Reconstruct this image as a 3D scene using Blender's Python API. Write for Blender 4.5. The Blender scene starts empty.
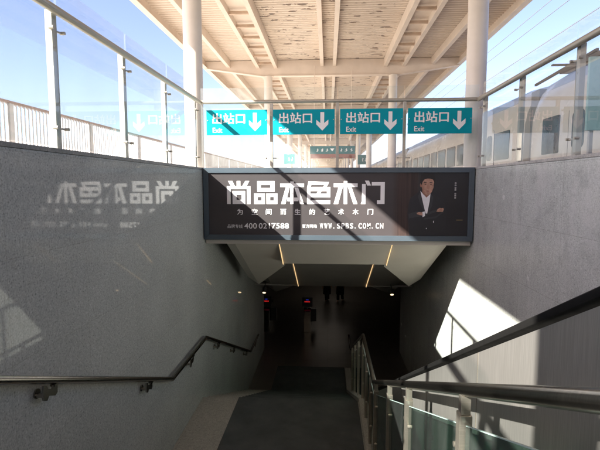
import bpy, bmesh, math, random
from mathutils import Vector, Matrix

random.seed(7)
R = math.radians
S = bpy.context.scene
COL = S.collection

# ------------------------------------------------------------------ camera
cam_d = bpy.data.cameras.new('camera')
cam_d.sensor_width = 36.0
cam_d.lens = 26.7
cam_d.clip_start = 0.05
cam_d.clip_end = 5000
cam = bpy.data.objects.new('camera', cam_d)
COL.objects.link(cam)
cam.location = (0, 0, 0)            # eye height is z = 0, the platform lies at z = 0.28
cam.rotation_euler = (R(90 - 5.2), 0, R(3.6))
S.camera = cam

# ------------------------------------------------------------------ sky and sun
SUN = Vector((1.165, 0.92, -1.0)).normalized()      # direction the light travels
EL = math.asin(-SUN.z)
w = bpy.data.worlds.new('World')
S.world = w
w.use_nodes = True
nt = w.node_tree
nt.nodes.clear()
sky = nt.nodes.new('ShaderNodeTexSky')
sky.sky_type = 'NISHITA'
sky.sun_disc = False
sky.sun_elevation = EL
sky.sun_rotation = math.atan2(-SUN.x, -SUN.y) % (2 * math.pi)
sky.altitude = 50
sky.air_density = 1.0
sky.dust_density = 1.6
sky.ozone_density = 1.0
bg = nt.nodes.new('ShaderNodeBackground')
bg.inputs[1].default_value = 0.052
out = nt.nodes.new('ShaderNodeOutputWorld')
tint = nt.nodes.new('ShaderNodeMixRGB')            # white balance of the sky light
tint.blend_type = 'MULTIPLY'
tint.inputs[0].default_value = 1.0
tint.inputs[2].default_value = (0.99, 0.885, 0.985, 1)
nt.links.new(sky.outputs[0], tint.inputs[1])
nt.links.new(tint.outputs[0], bg.inputs[0])
nt.links.new(bg.outputs[0], out.inputs[0])

sd = bpy.data.lights.new('sun', 'SUN')
sd.energy = 4.0
sd.angle = R(0.53)
sd.color = (1.0, 0.93, 0.82)
so = bpy.data.objects.new('sun', sd)
COL.objects.link(so)
so.rotation_euler = SUN.to_track_quat('-Z', 'Y').to_euler()
so.location = (-20, -20, 25)

S.view_settings.view_transform = 'Standard'
S.view_settings.look = 'None'
S.view_settings.gamma = 1.0
S.view_settings.use_curve_mapping = False
S.view_settings.exposure = 2.7
S.render.engine = 'CYCLES'
cy = S.cycles
cy.max_bounces = 14
cy.diffuse_bounces = 6
cy.glossy_bounces = 5
cy.transmission_bounces = 6
cy.transparent_max_bounces = 24
cy.sample_clamp_indirect = 6.0
cy.use_denoising = True
cy.caustics_reflective = False
cy.caustics_refractive = False

# ------------------------------------------------------------------ materials
def mat(name):
    m = bpy.data.materials.new(name)
    m.use_nodes = True
    return m, m.node_tree, m.node_tree.nodes['Principled BSDF']

def N(t, kind, **kw):
    n = t.nodes.new(kind)
    for k, v in kw.items():
        setattr(n, k, v)
    return n

def coords(t, scale=(1, 1, 1)):
    tc = N(t, 'ShaderNodeTexCoord')
    mp = N(t, 'ShaderNodeMapping')
    mp.inputs['Scale'].default_value = scale
    t.links.new(tc.outputs['Object'], mp.inputs[0])
    return mp.outputs[0]

def noise(t, vec, scale, detail=4, rough=0.55):
    n = N(t, 'ShaderNodeTexNoise')
    n.inputs['Scale'].default_value = scale
    n.inputs['Detail'].default_value = detail
    n.inputs['Roughness'].default_value = rough
    t.links.new(vec, n.inputs['Vector'])
    return n.outputs[0]

def ramp(t, fac, stops):
    r = N(t, 'ShaderNodeValToRGB')
    els = r.color_ramp.elements
    while len(els) < len(stops):
        els.new(0.5)
    for e, (p, c) in zip(els, stops):
        e.position = p
        e.color = (*c, 1) if len(c) == 3 else c
    t.links.new(fac, r.inputs[0])
    return r.outputs[0]

def mix(t, mode, fac, a, b):
    n = N(t, 'ShaderNodeMixRGB', blend_type=mode)
    for i, v in ((0, fac), (1, a), (2, b)):
        if isinstance(v, (int, float)):
            n.inputs[i].default_value = v
        elif isinstance(v, tuple):
            n.inputs[i].default_value = (*v, 1)
        else:
            t.links.new(v, n.inputs[i])
    return n.outputs[0]

def g(v):
    return (v, v, v)

def paint(name, col, rough=0.5, metal=0.0, var=0.12, scale=3.0, bump=0.0):
    m, t, b = mat(name)
    v = coords(t)
    n = noise(t, v, scale, 6)
    lo = tuple(c * (1 - var) for c in col)
    hi = tuple(min(1, c * (1 + var)) for c in col)
    c = ramp(t, n, [(0.3, lo), (0.7, hi)])
    t.links.new(c, b.inputs['Base Color'])
    rr = ramp(t, noise(t, v, scale * 2.3, 5), [(0.3, g(max(0.02, rough - 0.08))), (0.7, g(rough + 0.08))])
    t.links.new(rr, b.inputs['Roughness'])
    b.inputs['Metallic'].default_value = metal
    if bump:
        bp = N(t, 'ShaderNodeBump')
        bp.inputs['Strength'].default_value = bump
        bp.inputs['Distance'].default_value = 0.01
        t.links.new(noise(t, v, scale * 20, 3), bp.inputs['Height'])
        t.links.new(bp.outputs[0], b.inputs['Normal'])
    return m

def granite(name, col, rough, stain=0.0, joints=None, mortar=0.72, spec=0.5):
    """Speckled granite cladding; joints = (panel length, panel height) along Y and Z."""
    m, t, b = mat(name)
    v = coords(t)
    sp = noise(t, v, 55, 3, 0.7)
    c1 = ramp(t, sp, [(0.30, tuple(c * 0.42 for c in col)), (0.43, tuple(c * 0.9 for c in col)),
                      (0.60, tuple(c * 1.06 for c in col)), (0.74, tuple(min(1, c * 1.5) for c in col))])
    sp2 = noise(t, v, 21, 4, 0.6)
    c2 = mix(t, 'MULTIPLY', 0.55, c1, ramp(t, sp2, [(0.35, g(0.78)), (0.65, g(1.12))]))
    big = noise(t, v, 0.7, 5, 0.6)
    c3 = mix(t, 'MULTIPLY', 0.6, c2, ramp(t, big, [(0.3, g(0.82)), (0.7, g(1.12))]))
    rough_fac = noise(t, v, 1.6, 5)
    if stain:
        # rain marks and dried lime running down the face
        sv = coords(t, (1, 1.1, 0.35))
        st = noise(t, sv, 2.2, 7, 0.65)
        # heaviest just under the coping, where water runs off
        tz = N(t, 'ShaderNodeTexCoord')
        sz = N(t, 'ShaderNodeSeparateXYZ')
        t.links.new(tz.outputs['Object'], sz.inputs[0])
        zr = N(t, 'ShaderNodeMapRange')
        zr.inputs['From Min'].default_value = -2.2
        zr.inputs['From Max'].default_value = -0.1
        zr.inputs['To Min'].default_value = 0.25
        zr.inputs['To Max'].default_value = 1.0
        t.links.new(sz.outputs[2], zr.inputs[0])
        c3 = mix(t, 'MIX', mix(t, 'MULTIPLY', 1.0, ramp(t, st, [(0.46, g(0)), (0.64, g(stain))]), zr.outputs[0]), c3, (0.60, 0.60, 0.60))
        bl = noise(t, coords(t, (1, 1.0, 1.3)), 3.1, 6, 0.6)
        c3 = mix(t, 'MULTIPLY', mix(t, 'MULTIPLY', 1.0, ramp(t, bl, [(0.5, g(0)), (0.62, g(0.45))]), zr.outputs[0]), c3, (0.66, 0.66, 0.65))
        sv2 = coords(t, (1, 2.6, 0.5))
        c3 = mix(t, 'MULTIPLY', ramp(t, noise(t, sv2, 1.7, 6, 0.6), [(0.5, g(0)), (0.7, g(0.4))]), c3, (0.76, 0.76, 0.755))
    if joints:
        tc = N(t, 'ShaderNodeTexCoord')
        sx = N(t, 'ShaderNodeSeparateXYZ')
        cb = N(t, 'ShaderNodeCombineXYZ')
        t.links.new(tc.outputs['Object'], sx.inputs[0])
        t.links.new(sx.outputs[1], cb.inputs[0])
        t.links.new(sx.outputs[2], cb.inputs[1])
        br = N(t, 'ShaderNodeTexBrick', offset=0.0, squash=1.0)
        br.inputs['Color1'].default_value = (1, 1, 1, 1)
        br.inputs['Color2'].default_value = (0.95, 0.95, 0.95, 1)
        br.inputs['Mortar'].default_value = (mortar, mortar * .985, mortar * .95, 1)
        br.inputs['Scale'].default_value = 1.0
        br.inputs['Mortar Size'].default_value = 0.0035
        br.inputs['Mortar Smooth'].default_value = 0.2
        br.inputs['Bias'].default_value = 0.0
        br.inputs['Brick Width'].default_value = joints[0]
        br.inputs['Row Height'].default_value = joints[1]
        t.links.new(cb.outputs[0], br.inputs['Vector'])
        c3 = mix(t, 'MULTIPLY', 1.0, c3, br.outputs['Color'])
    t.links.new(c3, b.inputs['Base Color'])
    rr = ramp(t, rough_fac, [(0.3, g(max(0.02, rough * 0.92))), (0.7, g(rough * 1.1))])
    t.links.new(rr, b.inputs['Roughness'])
    b.inputs['Specular IOR Level'].default_value = spec
    return m

def glass(name, tint, dust=0.03, ior=1.5, refl=1.0):
    m, t, b = mat(name)
    t.nodes.remove(b)
    o = [n for n in t.nodes if n.type == 'OUTPUT_MATERIAL'][0]
    tr = N(t, 'ShaderNodeBsdfTransparent')
    tr.inputs[0].default_value = (*tint, 1)
    gl = N(t, 'ShaderNodeBsdfGlossy')
    gl.inputs['Roughness'].default_value = 0.0
    gl.inputs['Color'].default_value = (refl, refl, refl, 1)
    df = N(t, 'ShaderNodeBsdfDiffuse')
    df.inputs[0].default_value = (0.7, 0.72, 0.72, 1)
    fr = N(t, 'ShaderNodeFresnel')
    fr.inputs['IOR'].default_value = ior
    m1 = N(t, 'ShaderNodeMixShader')
    v = coords(t, (1, 1, 0.4))
    d = ramp(t, noise(t, v, 1.4, 6, 0.65), [(0.35, g(dust * 0.4)), (0.75, g(dust * 2.0))])
    t.links.new(d, m1.inputs[0])
    t.links.new(tr.outputs[0], m1.inputs[1])
    t.links.new(df.outputs[0], m1.inputs[2])
    m2 = N(t, 'ShaderNodeMixShader')
    # only the side facing the ray mirrors; the ray leaves the pane through the other face unhindered
    geo = N(t, 'ShaderNodeNewGeometry')
    inv = N(t, 'ShaderNodeMath', operation='SUBTRACT')
    inv.inputs[0].default_value = 1.0
    t.links.new(geo.outputs['Backfacing'], inv.inputs[1])
    mu = N(t, 'ShaderNodeMath', operation='MULTIPLY')
    t.links.new(fr.outputs[0], mu.inputs[0])
    t.links.new(inv.outputs[0], mu.inputs[1])
    t.links.new(mu.outputs[0], m2.inputs[0])
    t.links.new(m1.outputs[0], m2.inputs[1])
    t.links.new(gl.outputs[0], m2.inputs[2])
    t.links.new(m2.outputs[0], o.inputs[0])
    return m

def emit(name, col, strength):
    m, t, b = mat(name)
    v = coords(t)
    c = ramp(t, noise(t, v, 1.5, 2), [(0.3, tuple(x * 0.85 for x in col)), (0.7, col)])
    t.links.new(c, b.inputs['Emission Color'])
    b.inputs['Base Color'].default_value = (*[x * 0.5 for x in col], 1)
    b.inputs['Emission Strength'].default_value = strength
    return m

def brushed(name, col, rough, axis=(1, 1, 60), metal=1.0):
    m, t, b = mat(name)
    v = coords(t, axis)
    n = noise(t, v, 4, 4)
    c = ramp(t, n, [(0.3, tuple(x * 0.85 for x in col)), (0.7, tuple(min(1, x * 1.1) for x in col))])
    t.links.new(c, b.inputs['Base Color'])
    b.inputs['Metallic'].default_value = metal
    v2 = coords(t)
    rr = ramp(t, noise(t, v2, 2.5, 6, 0.65), [(0.3, g(rough * 0.92)), (0.72, g(min(1, rough * 1.12)))])
    t.links.new(rr, b.inputs['Roughness'])
    return m

def canopy_deck_mat():
    m, t, b = mat('peeling_deck_paint')
    base = mix(t, 'MIX', ramp(t, noise(t, coords(t), 0.5, 5), [(0.35, g(0)), (0.7, g(1))]),
               (0.64, 0.55, 0.47), (0.71, 0.625, 0.545))
    v = coords(t, (0.80, 3.4, 1.0))
    n = noise(t, v, 2.1, 8, 0.62)
    flake = ramp(t, n, [(0.582, g(0)), (0.598, g(1))])
    tc = N(t, 'ShaderNodeTexCoord')
    sx = N(t, 'ShaderNodeSeparateXYZ')
    t.links.new(tc.outputs['Object'], sx.inputs[0])
    ab = N(t, 'ShaderNodeMath', operation='ABSOLUTE')
    t.links.new(sx.outputs[0], ab.inputs[0])
    mask = ramp(t, ab.outputs[0], [(0.0, g(1)), (1.0, g(1))])
    mr = N(t, 'ShaderNodeMapRange')
    mr.inputs['From Min'].default_value = 2.4
    mr.inputs['From Max'].default_value = 3.6
    mr.inputs['To Min'].default_value = 1.0
    mr.inputs['To Max'].default_value = 0.06
    t.links.new(ab.outputs[0], mr.inputs[0])
    patch = ramp(t, noise(t, coords(t, (1, 0.6, 1)), 0.42, 4), [(0.36, g(0)), (0.50, g(1))])
    f = mix(t, 'MULTIPLY', 1.0, flake, mr.outputs[0])
    f = mix(t, 'MULTIPLY', 1.0, f, patch)
    rust = ramp(t, noise(t, coords(t), 9, 4), [(0.3, (0.16, 0.14, 0.13)), (0.7, (0.30, 0.22, 0.17))])
    c = mix(t, 'MIX', f, base, rust)
    t.links.new(c, b.inputs['Base Color'])
    b.inputs['Roughness'].default_value = 0.55
    return m

def poster_mat():
    m, t, b = mat('printed_poster_film')
    v = coords(t, (26, 1, 0.5))
    st = noise(t, v, 1.0, 3)
    wood = ramp(t, st, [(0.35, (0.030, 0.022, 0.021)), (0.62, (0.058, 0.038, 0.035))])
    tc = N(t, 'ShaderNodeTexCoord')
    sx = N(t, 'ShaderNodeSeparateXYZ')
    t.links.new(tc.outputs['Object'], sx.inputs[0])
    r = N(t, 'ShaderNodeMapRange')
    r.inputs['From Min'].default_value = 1.15
    r.inputs['From Max'].default_value = 1.30
    t.links.new(sx.outputs[0], r.inputs[0])
    r2 = N(t, 'ShaderNodeMapRange')
    r2.inputs['From Min'].default_value = 1.72
    r2.inputs['From Max'].default_value = 1.66
    t.links.new(sx.outputs[0], r2.inputs[0])
    k = mix(t, 'MULTIPLY', 1.0, r.outputs[0], r2.outputs[0])
    r3 = N(t, 'ShaderNodeMapRange')
    r3.inputs['From Min'].default_value = 1.66
    r3.inputs['From Max'].default_value = 1.74
    t.links.new(sx.outputs[0], r3.inputs[0])
    c = mix(t, 'MIX', k, (0.055, 0.049, 0.052), wood)
    c = mix(t, 'MIX', r3.outputs[0], c, (0.027, 0.027, 0.030))
    c = mix(t, 'MULTIPLY', 0.35, c, ramp(t, noise(t, coords(t, (1, 1, 2)), 1.1, 5), [(0.3, g(0.8)), (0.7, g(1.2))]))
    t.links.new(c, b.inputs['Base Color'])
    b.inputs['Roughness'].default_value = 0.42
    b.inputs['Specular IOR Level'].default_value = 0.35
    bp = N(t, 'ShaderNodeBump')
    bp.inputs['Strength'].default_value = 0.25
    bp.inputs['Distance'].default_value = 0.02
    t.links.new(noise(t, coords(t, (1, 1, 1)), 1.8, 2), bp.inputs['Height'])
    t.links.new(bp.outputs[0], b.inputs['Normal'])
    return m

def tile_mat(name, col, size, rough):
    m, t, b = mat(name)
    tc = N(t, 'ShaderNodeTexCoord')
    br = N(t, 'ShaderNodeTexBrick', offset=0.0)
    br.inputs['Color1'].default_value = (*col, 1)
    br.inputs['Color2'].default_value = (*[c * 0.88 for c in col], 1)
    br.inputs['Mortar'].default_value = (*[c * 0.5 for c in col], 1)
    br.inputs['Scale'].default_value = 1
    br.inputs['Mortar Size'].default_value = 0.004
    br.inputs['Brick Width'].default_value = size
    br.inputs['Row Height'].default_value = size
    t.links.new(tc.outputs['Object'], br.inputs['Vector'])
    c = mix(t, 'MULTIPLY', 0.5, br.outputs['Color'], ramp(t, noise(t, coords(t), 1.2, 6), [(0.3, g(0.75)), (0.7, g(1.15))]))
    t.links.new(c, b.inputs['Base Color'])
    b.inputs['Roughness'].default_value = rough
    return m

M = {}
M['granite_left'] = granite('polished_grey_granite', (0.50, 0.525, 0.51), 0.035, 0.0, (1.2, 0.9), mortar=0.84, spec=0.22)
M['granite_right'] = granite('weathered_grey_granite', (0.52, 0.545, 0.525), 0.25, 0.5, (1.2, 0.9))
M['granite_step'] = granite('flamed_granite', (0.40, 0.395, 0.365), 0.45)
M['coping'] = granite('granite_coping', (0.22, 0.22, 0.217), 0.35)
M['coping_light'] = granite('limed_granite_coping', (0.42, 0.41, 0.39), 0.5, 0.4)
M['steel'] = brushed('brushed_stainless_steel', (0.46, 0.43, 0.375), 0.33, (1, 1, 60), 0.85)
M['dark_steel'] = brushed('hand_worn_steel_tube', (0.30, 0.285, 0.26), 0.23, (1, 30, 1))
M['panel_steel'] = brushed('brushed_steel_cladding', (0.52, 0.51, 0.49), 0.34, (1, 40, 1), 0.82)
M['post_paint'] = paint('cream_post_paint', (0.42, 0.415, 0.375), 0.35, 0.0, 0.08)
M['rail_steel'] = brushed('satin_rail_steel', (0.46, 0.43, 0.375), 0.46, (1, 1, 40), 0.6)
M['glass'] = glass('clear_balustrade_glass', (0.955, 0.975, 0.975), 0.045)
M['green_glass'] = glass('green_tinted_glass', (0.42, 0.56, 0.51), 0.03)
M['glass_edge'] = paint('cut_glass_edge', (0.40, 0.55, 0.52), 0.2)
M['canopy'] = paint('cream_canopy_paint', (0.70, 0.61, 0.53), 0.5, 0, 0.07, 1.5)
M['rung'] = paint('weathered_rung_paint', (0.50, 0.38, 0.29), 0.6, 0, 0.2, 3)
M['deck'] = canopy_deck_mat()
M['column'] = paint('white_column_paint', (0.74, 0.69, 0.63), 0.4, 0, 0.06, 2.0)
M['fence'] = paint('white_fence_paint', (0.58, 0.58, 0.60), 0.45)
M['fence_rail'] = paint('brown_rail_paint', (0.36, 0.26, 0.22), 0.4)
M['fence_shade'] = paint('pale_grey_infill', (0.70, 0.71, 0.73), 0.5)
M['teal'] = paint('teal_sign_face', (0.0, 0.29, 0.37), 0.5, 0, 0.03)
M['teal'].node_tree.nodes['Principled BSDF'].inputs['Specular IOR Level'].default_value = 0.15
M['white'] = paint('white_sign_film', (0.82, 0.82, 0.84), 0.4, 0, 0.02)
M['sign_edge'] = paint('sign_back_metal', (0.40, 0.42, 0.43), 0.4)
M['frame'] = paint('slate_frame_metal', (0.075, 0.10, 0.125), 0.38, 0.2, 0.04, 2)
M['poster'] = poster_mat()
M['jacket'] = paint('print_dark_jacket', (0.018, 0.018, 0.022), 0.45)
M['jacket2'] = paint('print_jacket_fold', (0.034, 0.034, 0.040), 0.45)
M['skin'] = paint('print_skin', (0.40, 0.23, 0.17), 0.45, 0, 0.28, 22)
M['skin_shade'] = paint('print_skin_dark_tone', (0.26, 0.13, 0.095), 0.45)
M['skin_mid'] = paint('print_skin_mid_tone', (0.33, 0.175, 0.125), 0.45)
M['hair'] = paint('print_black_hair', (0.012, 0.010, 0.010), 0.45)
M['shirt'] = paint('print_white_shirt', (0.72, 0.72, 0.76), 0.45)
M['lip'] = paint('print_lip', (0.28, 0.11, 0.09), 0.45)
M['gold'] = paint('print_gold', (0.45, 0.33, 0.14), 0.45)
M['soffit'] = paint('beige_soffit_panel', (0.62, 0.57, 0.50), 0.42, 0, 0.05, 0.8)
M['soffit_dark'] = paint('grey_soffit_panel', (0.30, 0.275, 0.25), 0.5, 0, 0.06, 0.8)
M['led'] = emit('warm_led_strip', (1.0, 0.66, 0.32), 0.20)
M['spot'] = emit('warm_spot_lens', (1.0, 0.72, 0.42), 0.4)
M['red_led'] = emit('red_led', (1.0, 0.03, 0.03), 0.075)
M['blue_led'] = emit('blue_led', (0.05, 0.08, 1.0), 0.035)
M['hall_light'] = emit('hall_lamp', (1.0, 0.86, 0.72), 0.26)
M['carpet'] = paint('dark_carpet', (0.068, 0.077, 0.082), 0.95, 0, 0.25, 2.0, 0.5)
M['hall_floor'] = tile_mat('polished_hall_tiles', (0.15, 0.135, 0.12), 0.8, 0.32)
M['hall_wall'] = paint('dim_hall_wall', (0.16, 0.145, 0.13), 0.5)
M['platform'] = tile_mat('platform_pavers', (0.54, 0.50, 0.44), 0.4, 0.7)
M['ground'] = paint('pale_ballast', (0.38, 0.36, 0.33), 0.95, 0, 0.25, 6, 0.4)
M['concrete'] = paint('concrete', (0.42, 0.41, 0.39), 0.8, 0, 0.15, 1)
M['rubber'] = paint('black_rubber', (0.008, 0.008, 0.008), 0.6)
M['rubber'].node_tree.nodes['Principled BSDF'].inputs['Specular IOR Level'].default_value = 0.08
M['black'] = paint('black_metal', (0.03, 0.03, 0.032), 0.4)
M['train'] = paint('white_train_paint', (0.62, 0.60, 0.56), 0.22, 0, 0.03, 1)
M['train_roof'] = paint('grey_train_roof', (0.36, 0.40, 0.46), 0.4, 0, 0.06, 1)
M['train_glass'] = paint('dark_train_glass', (0.02, 0.03, 0.04), 0.08)
M['train_glass'].node_tree.nodes['Principled BSDF'].inputs['Specular IOR Level'].default_value = 0.25
M['train_seam'] = paint('train_seam', (0.20, 0.20, 0.21), 0.5)
M['train_blue'] = paint('train_blue_stripe', (0.18, 0.28, 0.46), 0.3)
M['dark_equip'] = paint('dark_roof_equipment', (0.045, 0.05, 0.06), 0.5)
M['wire'] = paint('weathered_wire', (0.22, 0.22, 0.24), 0.5, 0.5)
M['mast'] = paint('galvanised_mast', (0.45, 0.46, 0.48), 0.45, 0.6)
M['pale_teal'] = paint('pale_teal_board', (0.36, 0.60, 0.60), 0.3, 0, 0.05)
M['yellow'] = paint('yellow_marking', (0.45, 0.33, 0.04), 0.6)
M['cloth'] = paint('dark_clothing', (0.02, 0.02, 0.024), 0.85)
M['face'] = paint('person_skin', (0.42, 0.26, 0.19), 0.55)

# ------------------------------------------------------------------ mesh helpers
class MB:
    def __init__(self):
        self.bm = bmesh.new()

    def face(self, pts):
        vs = [self.bm.verts.new(p) for p in pts]
        return self.bm.faces.new(vs)

    def box(self, x0, x1, y0, y1, z0, z1):
        p = [(x, y, z) for z in (z0, z1) for y in (y0, y1) for x in (x0, x1)]
        v = [self.bm.verts.new(q) for q in p]
        for f in ((0, 2, 3, 1), (4, 5, 7, 6), (0, 1, 5, 4), (2, 6, 7, 3), (0, 4, 6, 2), (1, 3, 7, 5)):
            self.bm.faces.new([v[i] for i in f])
        return self

    def prism(self, pts, vec):
        """polygon pts (3-D, planar) extruded by vec"""
        vec = Vector(vec)
        a = [self.bm.verts.new(p) for p in pts]
        b = [self.bm.verts.new(Vector(p) + vec) for p in pts]
        n = len(a)
        self.bm.faces.new(a)
        self.bm.faces.new(b[::-1])
        for i in range(n):
            j = (i + 1) % n
            self.bm.faces.new([a[j], a[i], b[i], b[j]])
        return self

    def yz(self, poly, x0, x1):
        return self.prism([(x0, y, z) for y, z in poly], (x1 - x0, 0, 0))

    def xz(self, poly, y0, y1):
        return self.prism([(x, y0, z) for x, z in poly], (0, y1 - y0, 0))

    def tube(self, pts, r, seg=14, flat=None):
        """mitred tube along a polyline; flat=(half width, half height) makes a rounded bar"""
        pts = [Vector(p) for p in pts]
        rings = []
        n = len(pts)
        for i, p in enumerate(pts):
            d0 = (p - pts[i - 1]).normalized() if i else (pts[1] - p).normalized()
            d1 = (pts[i + 1] - p).normalized() if i < n - 1 else d0
            t = (d0 + d1).normalized()
            ref = Vector((0, 0, 1)) if abs(d0.z) < 0.95 else Vector((1, 0, 0))
            a = t.cross(ref).normalized()
            b = a.cross(t).normalized()
            k = 1.0 / max(0.4, t.dot(d0))
            ring = []
            for s in range(seg):
                q = 2 * math.pi * s / seg
                ca, sa = math.cos(q), math.sin(q)
                if flat:
                    e = 0.45
                    u = flat[0] * math.copysign(abs(ca) ** e, ca)
                    vv = flat[1] * math.copysign(abs(sa) ** e, sa)
                else:
                    u, vv = r * ca, r * sa
                ring.append(self.bm.verts.new(p + a * u + b * (vv * k)))
            rings.append(ring)
        for i in range(n - 1):
            for s in range(seg):
                s2 = (s + 1) % seg
                self.bm.faces.new([rings[i][s], rings[i][s2], rings[i + 1][s2], rings[i + 1][s]])
        self.bm.faces.new(rings[0])
        self.bm.faces.new(rings[-1][::-1])
        return self

    def bar(self, a, b, wx, wz):
        """rectangular bar from a to b"""
        a, b = Vector(a), Vector(b)
        d = (b - a).normalized()
        ref = Vector((0, 0, 1)) if abs(d.z) < 0.95 else Vector((0, 1, 0))
        s = d.cross(ref).normalized() * (wx / 2)
        u = s.cross(d).normalized() * (wz / 2)
        self.prism([a + s + u, a - s + u, a - s - u, a + s - u], b - a)
        return self

    def build(self, name, m, parent=None, origin=None, bevel=0.0, smooth=False):
        bm = self.bm
        bmesh.ops.recalc_face_normals(bm, faces=bm.faces)
        if bevel:
            bmesh.ops.bevel(bm, geom=list(bm.edges), offset=bevel, segments=2, affect='EDGES', profile=0.7, clamp_overlap=True)
        org = Vector(parent.location) if parent is not None and origin is None else Vector(origin or (0, 0, 0))
        if parent is not None:
            gp = parent
            org = Vector((0, 0, 0))
            while gp is not None:
                org = org + Vector(gp.location)
                gp = gp.parent
        bmesh.ops.translate(bm, verts=bm.verts, vec=-org)
        me = bpy.data.meshes.new(name)
        bm.to_mesh(me)
        bm.free()
        me.materials.append(m)
        if smooth:
            for p in me.polygons:
                p.use_smooth = True
            try:
                me.set_sharp_from_angle(angle=R(35))
            except Exception:
                pass
        o = bpy.data.objects.new(name, me)
        COL.objects.link(o)
        if parent is not None:
            o.parent = parent
        else:
            o.location = org
        return o

def tag(o, label, cat, group=None):
    o['label'] = label
    o['category'] = cat
    o['kind'] = 'thing'
    if group:
        o['group'] = group
    return o

def thing(name, loc, label, cat, group=None):
    o = bpy.data.objects.new(name, None)
    o.empty_display_size = 0.2
    COL.objects.link(o)
    o.location = loc
    return tag(o, label, cat, group)

def struct(o):
    o['kind'] = 'structure'
    return o

def dup(root, loc, label, group=None):
    def cp(o, parent):
        c = o.copy()
        COL.objects.link(c)
        c.parent = parent
        for k in [x for x in ALLKIDS.get(o.name, [])]:
            cp(k, c)
        return c
    ALLKIDS.clear()
    for o in bpy.data.objects:
        if o.parent:
            ALLKIDS.setdefault(o.parent.name, []).append(o)
    r = cp(root, None)
    r.location = loc
    r['label'] = label
    if group:
        r['group'] = group
    return r
ALLKIDS = {}

def heavy(mb, body, x0, x1, z0, z1, y, wgt, **kw):
    for k, (dx, dz) in enumerate(((-1, 0), (1, 0), (0, -.7), (0, .7))):
        text_into(mb, body, x0 + dx * wgt, x1 + dx * wgt, z0 + dz * wgt, z1 + dz * wgt, y - k * .0004, **kw)

def text_into(mb, body, x0, x1, z0, z1, y, depth=0.003, bold=0.0, tracking=1.0, frame=None):
    """Lettering set as flat metal/film letters in the XZ plane facing -Y, fitted to a rectangle."""
    c = bpy.data.curves.new('lettering', 'FONT')
    c.body = body
    c.offset = bold
    c.space_character = tracking
    o = bpy.data.objects.new('lettering', c)
    COL.objects.link(o)
    bpy.context.view_layer.update()
    dg = bpy.context.evaluated_depsgraph_get()
    me = bpy.data.meshes.new_from_object(o.evaluated_get(dg))
    bpy.data.objects.remove(o)
    vs = [v.co for v in me.vertices]
    if vs:
        ax, bx = min(v.x for v in vs), max(v.x for v in vs)
        ay, by = min(v.y for v in vs), max(v.y for v in vs)
        bm2 = bmesh.new()
        bm2.from_mesh(me)
        for v in bm2.verts:
            X = x0 + (v.co.x - ax) / (bx - ax) * (x1 - x0)
            Z = z0 + (v.co.y - ay) / (by - ay) * (z1 - z0)
            v.co = (X, y, Z)
        tmp = bpy.data.meshes.new('tmp')
        bm2.to_mesh(tmp)
        bm2.free()
        mb.bm.from_mesh(tmp)
        bpy.data.meshes.remove(tmp)
    bpy.data.meshes.remove(me)

# ------------------------------------------------------------------ levels and plan
XL, XR = -2.63, 2.97            # faces of the two stairwell walls
ZP = 0.28                       # platform
ZW = 0.35                       # top of the walls
YB = 9.24                       # plane of the advertisement
ZL = -4.50                      # landing
ZF = -6.84                      # concourse floor
SL = 0.4475                     # fall of the stairs
Y1, Y2 = 6.93, 8.95             # landing from, to
Y0 = Y1 - (ZP - ZL) / SL        # head of the stairs
Y3 = Y2 + (ZL - ZF) / 0.442     # foot of the stairs

# ------------------------------------------------------------------ ground and platform (setting)
mb = MB()
for x0, x1, y0, y1 in ((-1500, -6.45, -1500, 3000), (6.55, 1500, -1500, 3000), (-6.45, 6.55, -1500, -40), (-6.45, 6.55, 170, 3000)):
    mb.face([(x0, y0, -0.95), (x1, y0, -0.95), (x1, y1, -0.95), (x0, y1, -0.95)])
struct(mb.build('ground', M['ground']))

mb = MB()
PX0, PX1 = -6.4, 6.5
HX0, HX1, HY1 = XL - 0.30, XR + 0.30, 9.55
mb.box(PX0, HX0, -40, 170, -1.2, ZP)
mb.box(HX1, PX1, -40, 170, -1.2, ZP)
mb.box(HX0 + .002, HX1 - .002, -40, Y0, -1.2, ZP - .001)
mb.box(HX0 + .002, HX1 - .002, HY1, 170, -0.2, ZP - .001)
struct(mb.build('platform', M['platform']))

# stairs: two flights with a landing
def stair_profile(off=0.0):
    pts = [(Y0, ZP + off)]
    n1 = 29
    for i in range(n1):
        y = Y0 + (Y1 - Y0) * i / n1
        z = ZP + (ZL - ZP) * (i + 1) / n1
        pts.append((y + off, ZP + (ZL - ZP) * i / n1 + off))
        pts.append((y + off, z + off))
    n2 = 14
    for i in range(n2):
        y = Y2 + (Y3 - Y2) * i / n2
        pts.append((y + off, ZL + (ZF - ZL) * i / n2 + off))
        pts.append((y + off, ZL + (ZF - ZL) * (i + 1) / n2 + off))
    out_ = []
    for p in pts:
        if not out_ or (abs(out_[-1][0] - p[0]) + abs(out_[-1][1] - p[1])) > 1e-6:
            out_.append(p)
    return out_
prof = stair_profile()
mb = MB()
mb.yz([(Y0 - .6, ZP - .5), (Y0 - .6, ZP)] + prof + [(Y3, ZF), (Y3, ZF - .6), (Y2, ZL - .9), (Y1, ZL - .6)], XL + .001, 0.98)
struct(mb.build('stairs', M['granite_step']))

mb = MB()
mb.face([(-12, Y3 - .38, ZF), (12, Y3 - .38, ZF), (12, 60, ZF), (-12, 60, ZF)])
struct(mb.build('concourse_floor', M['hall_floor']))

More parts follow.
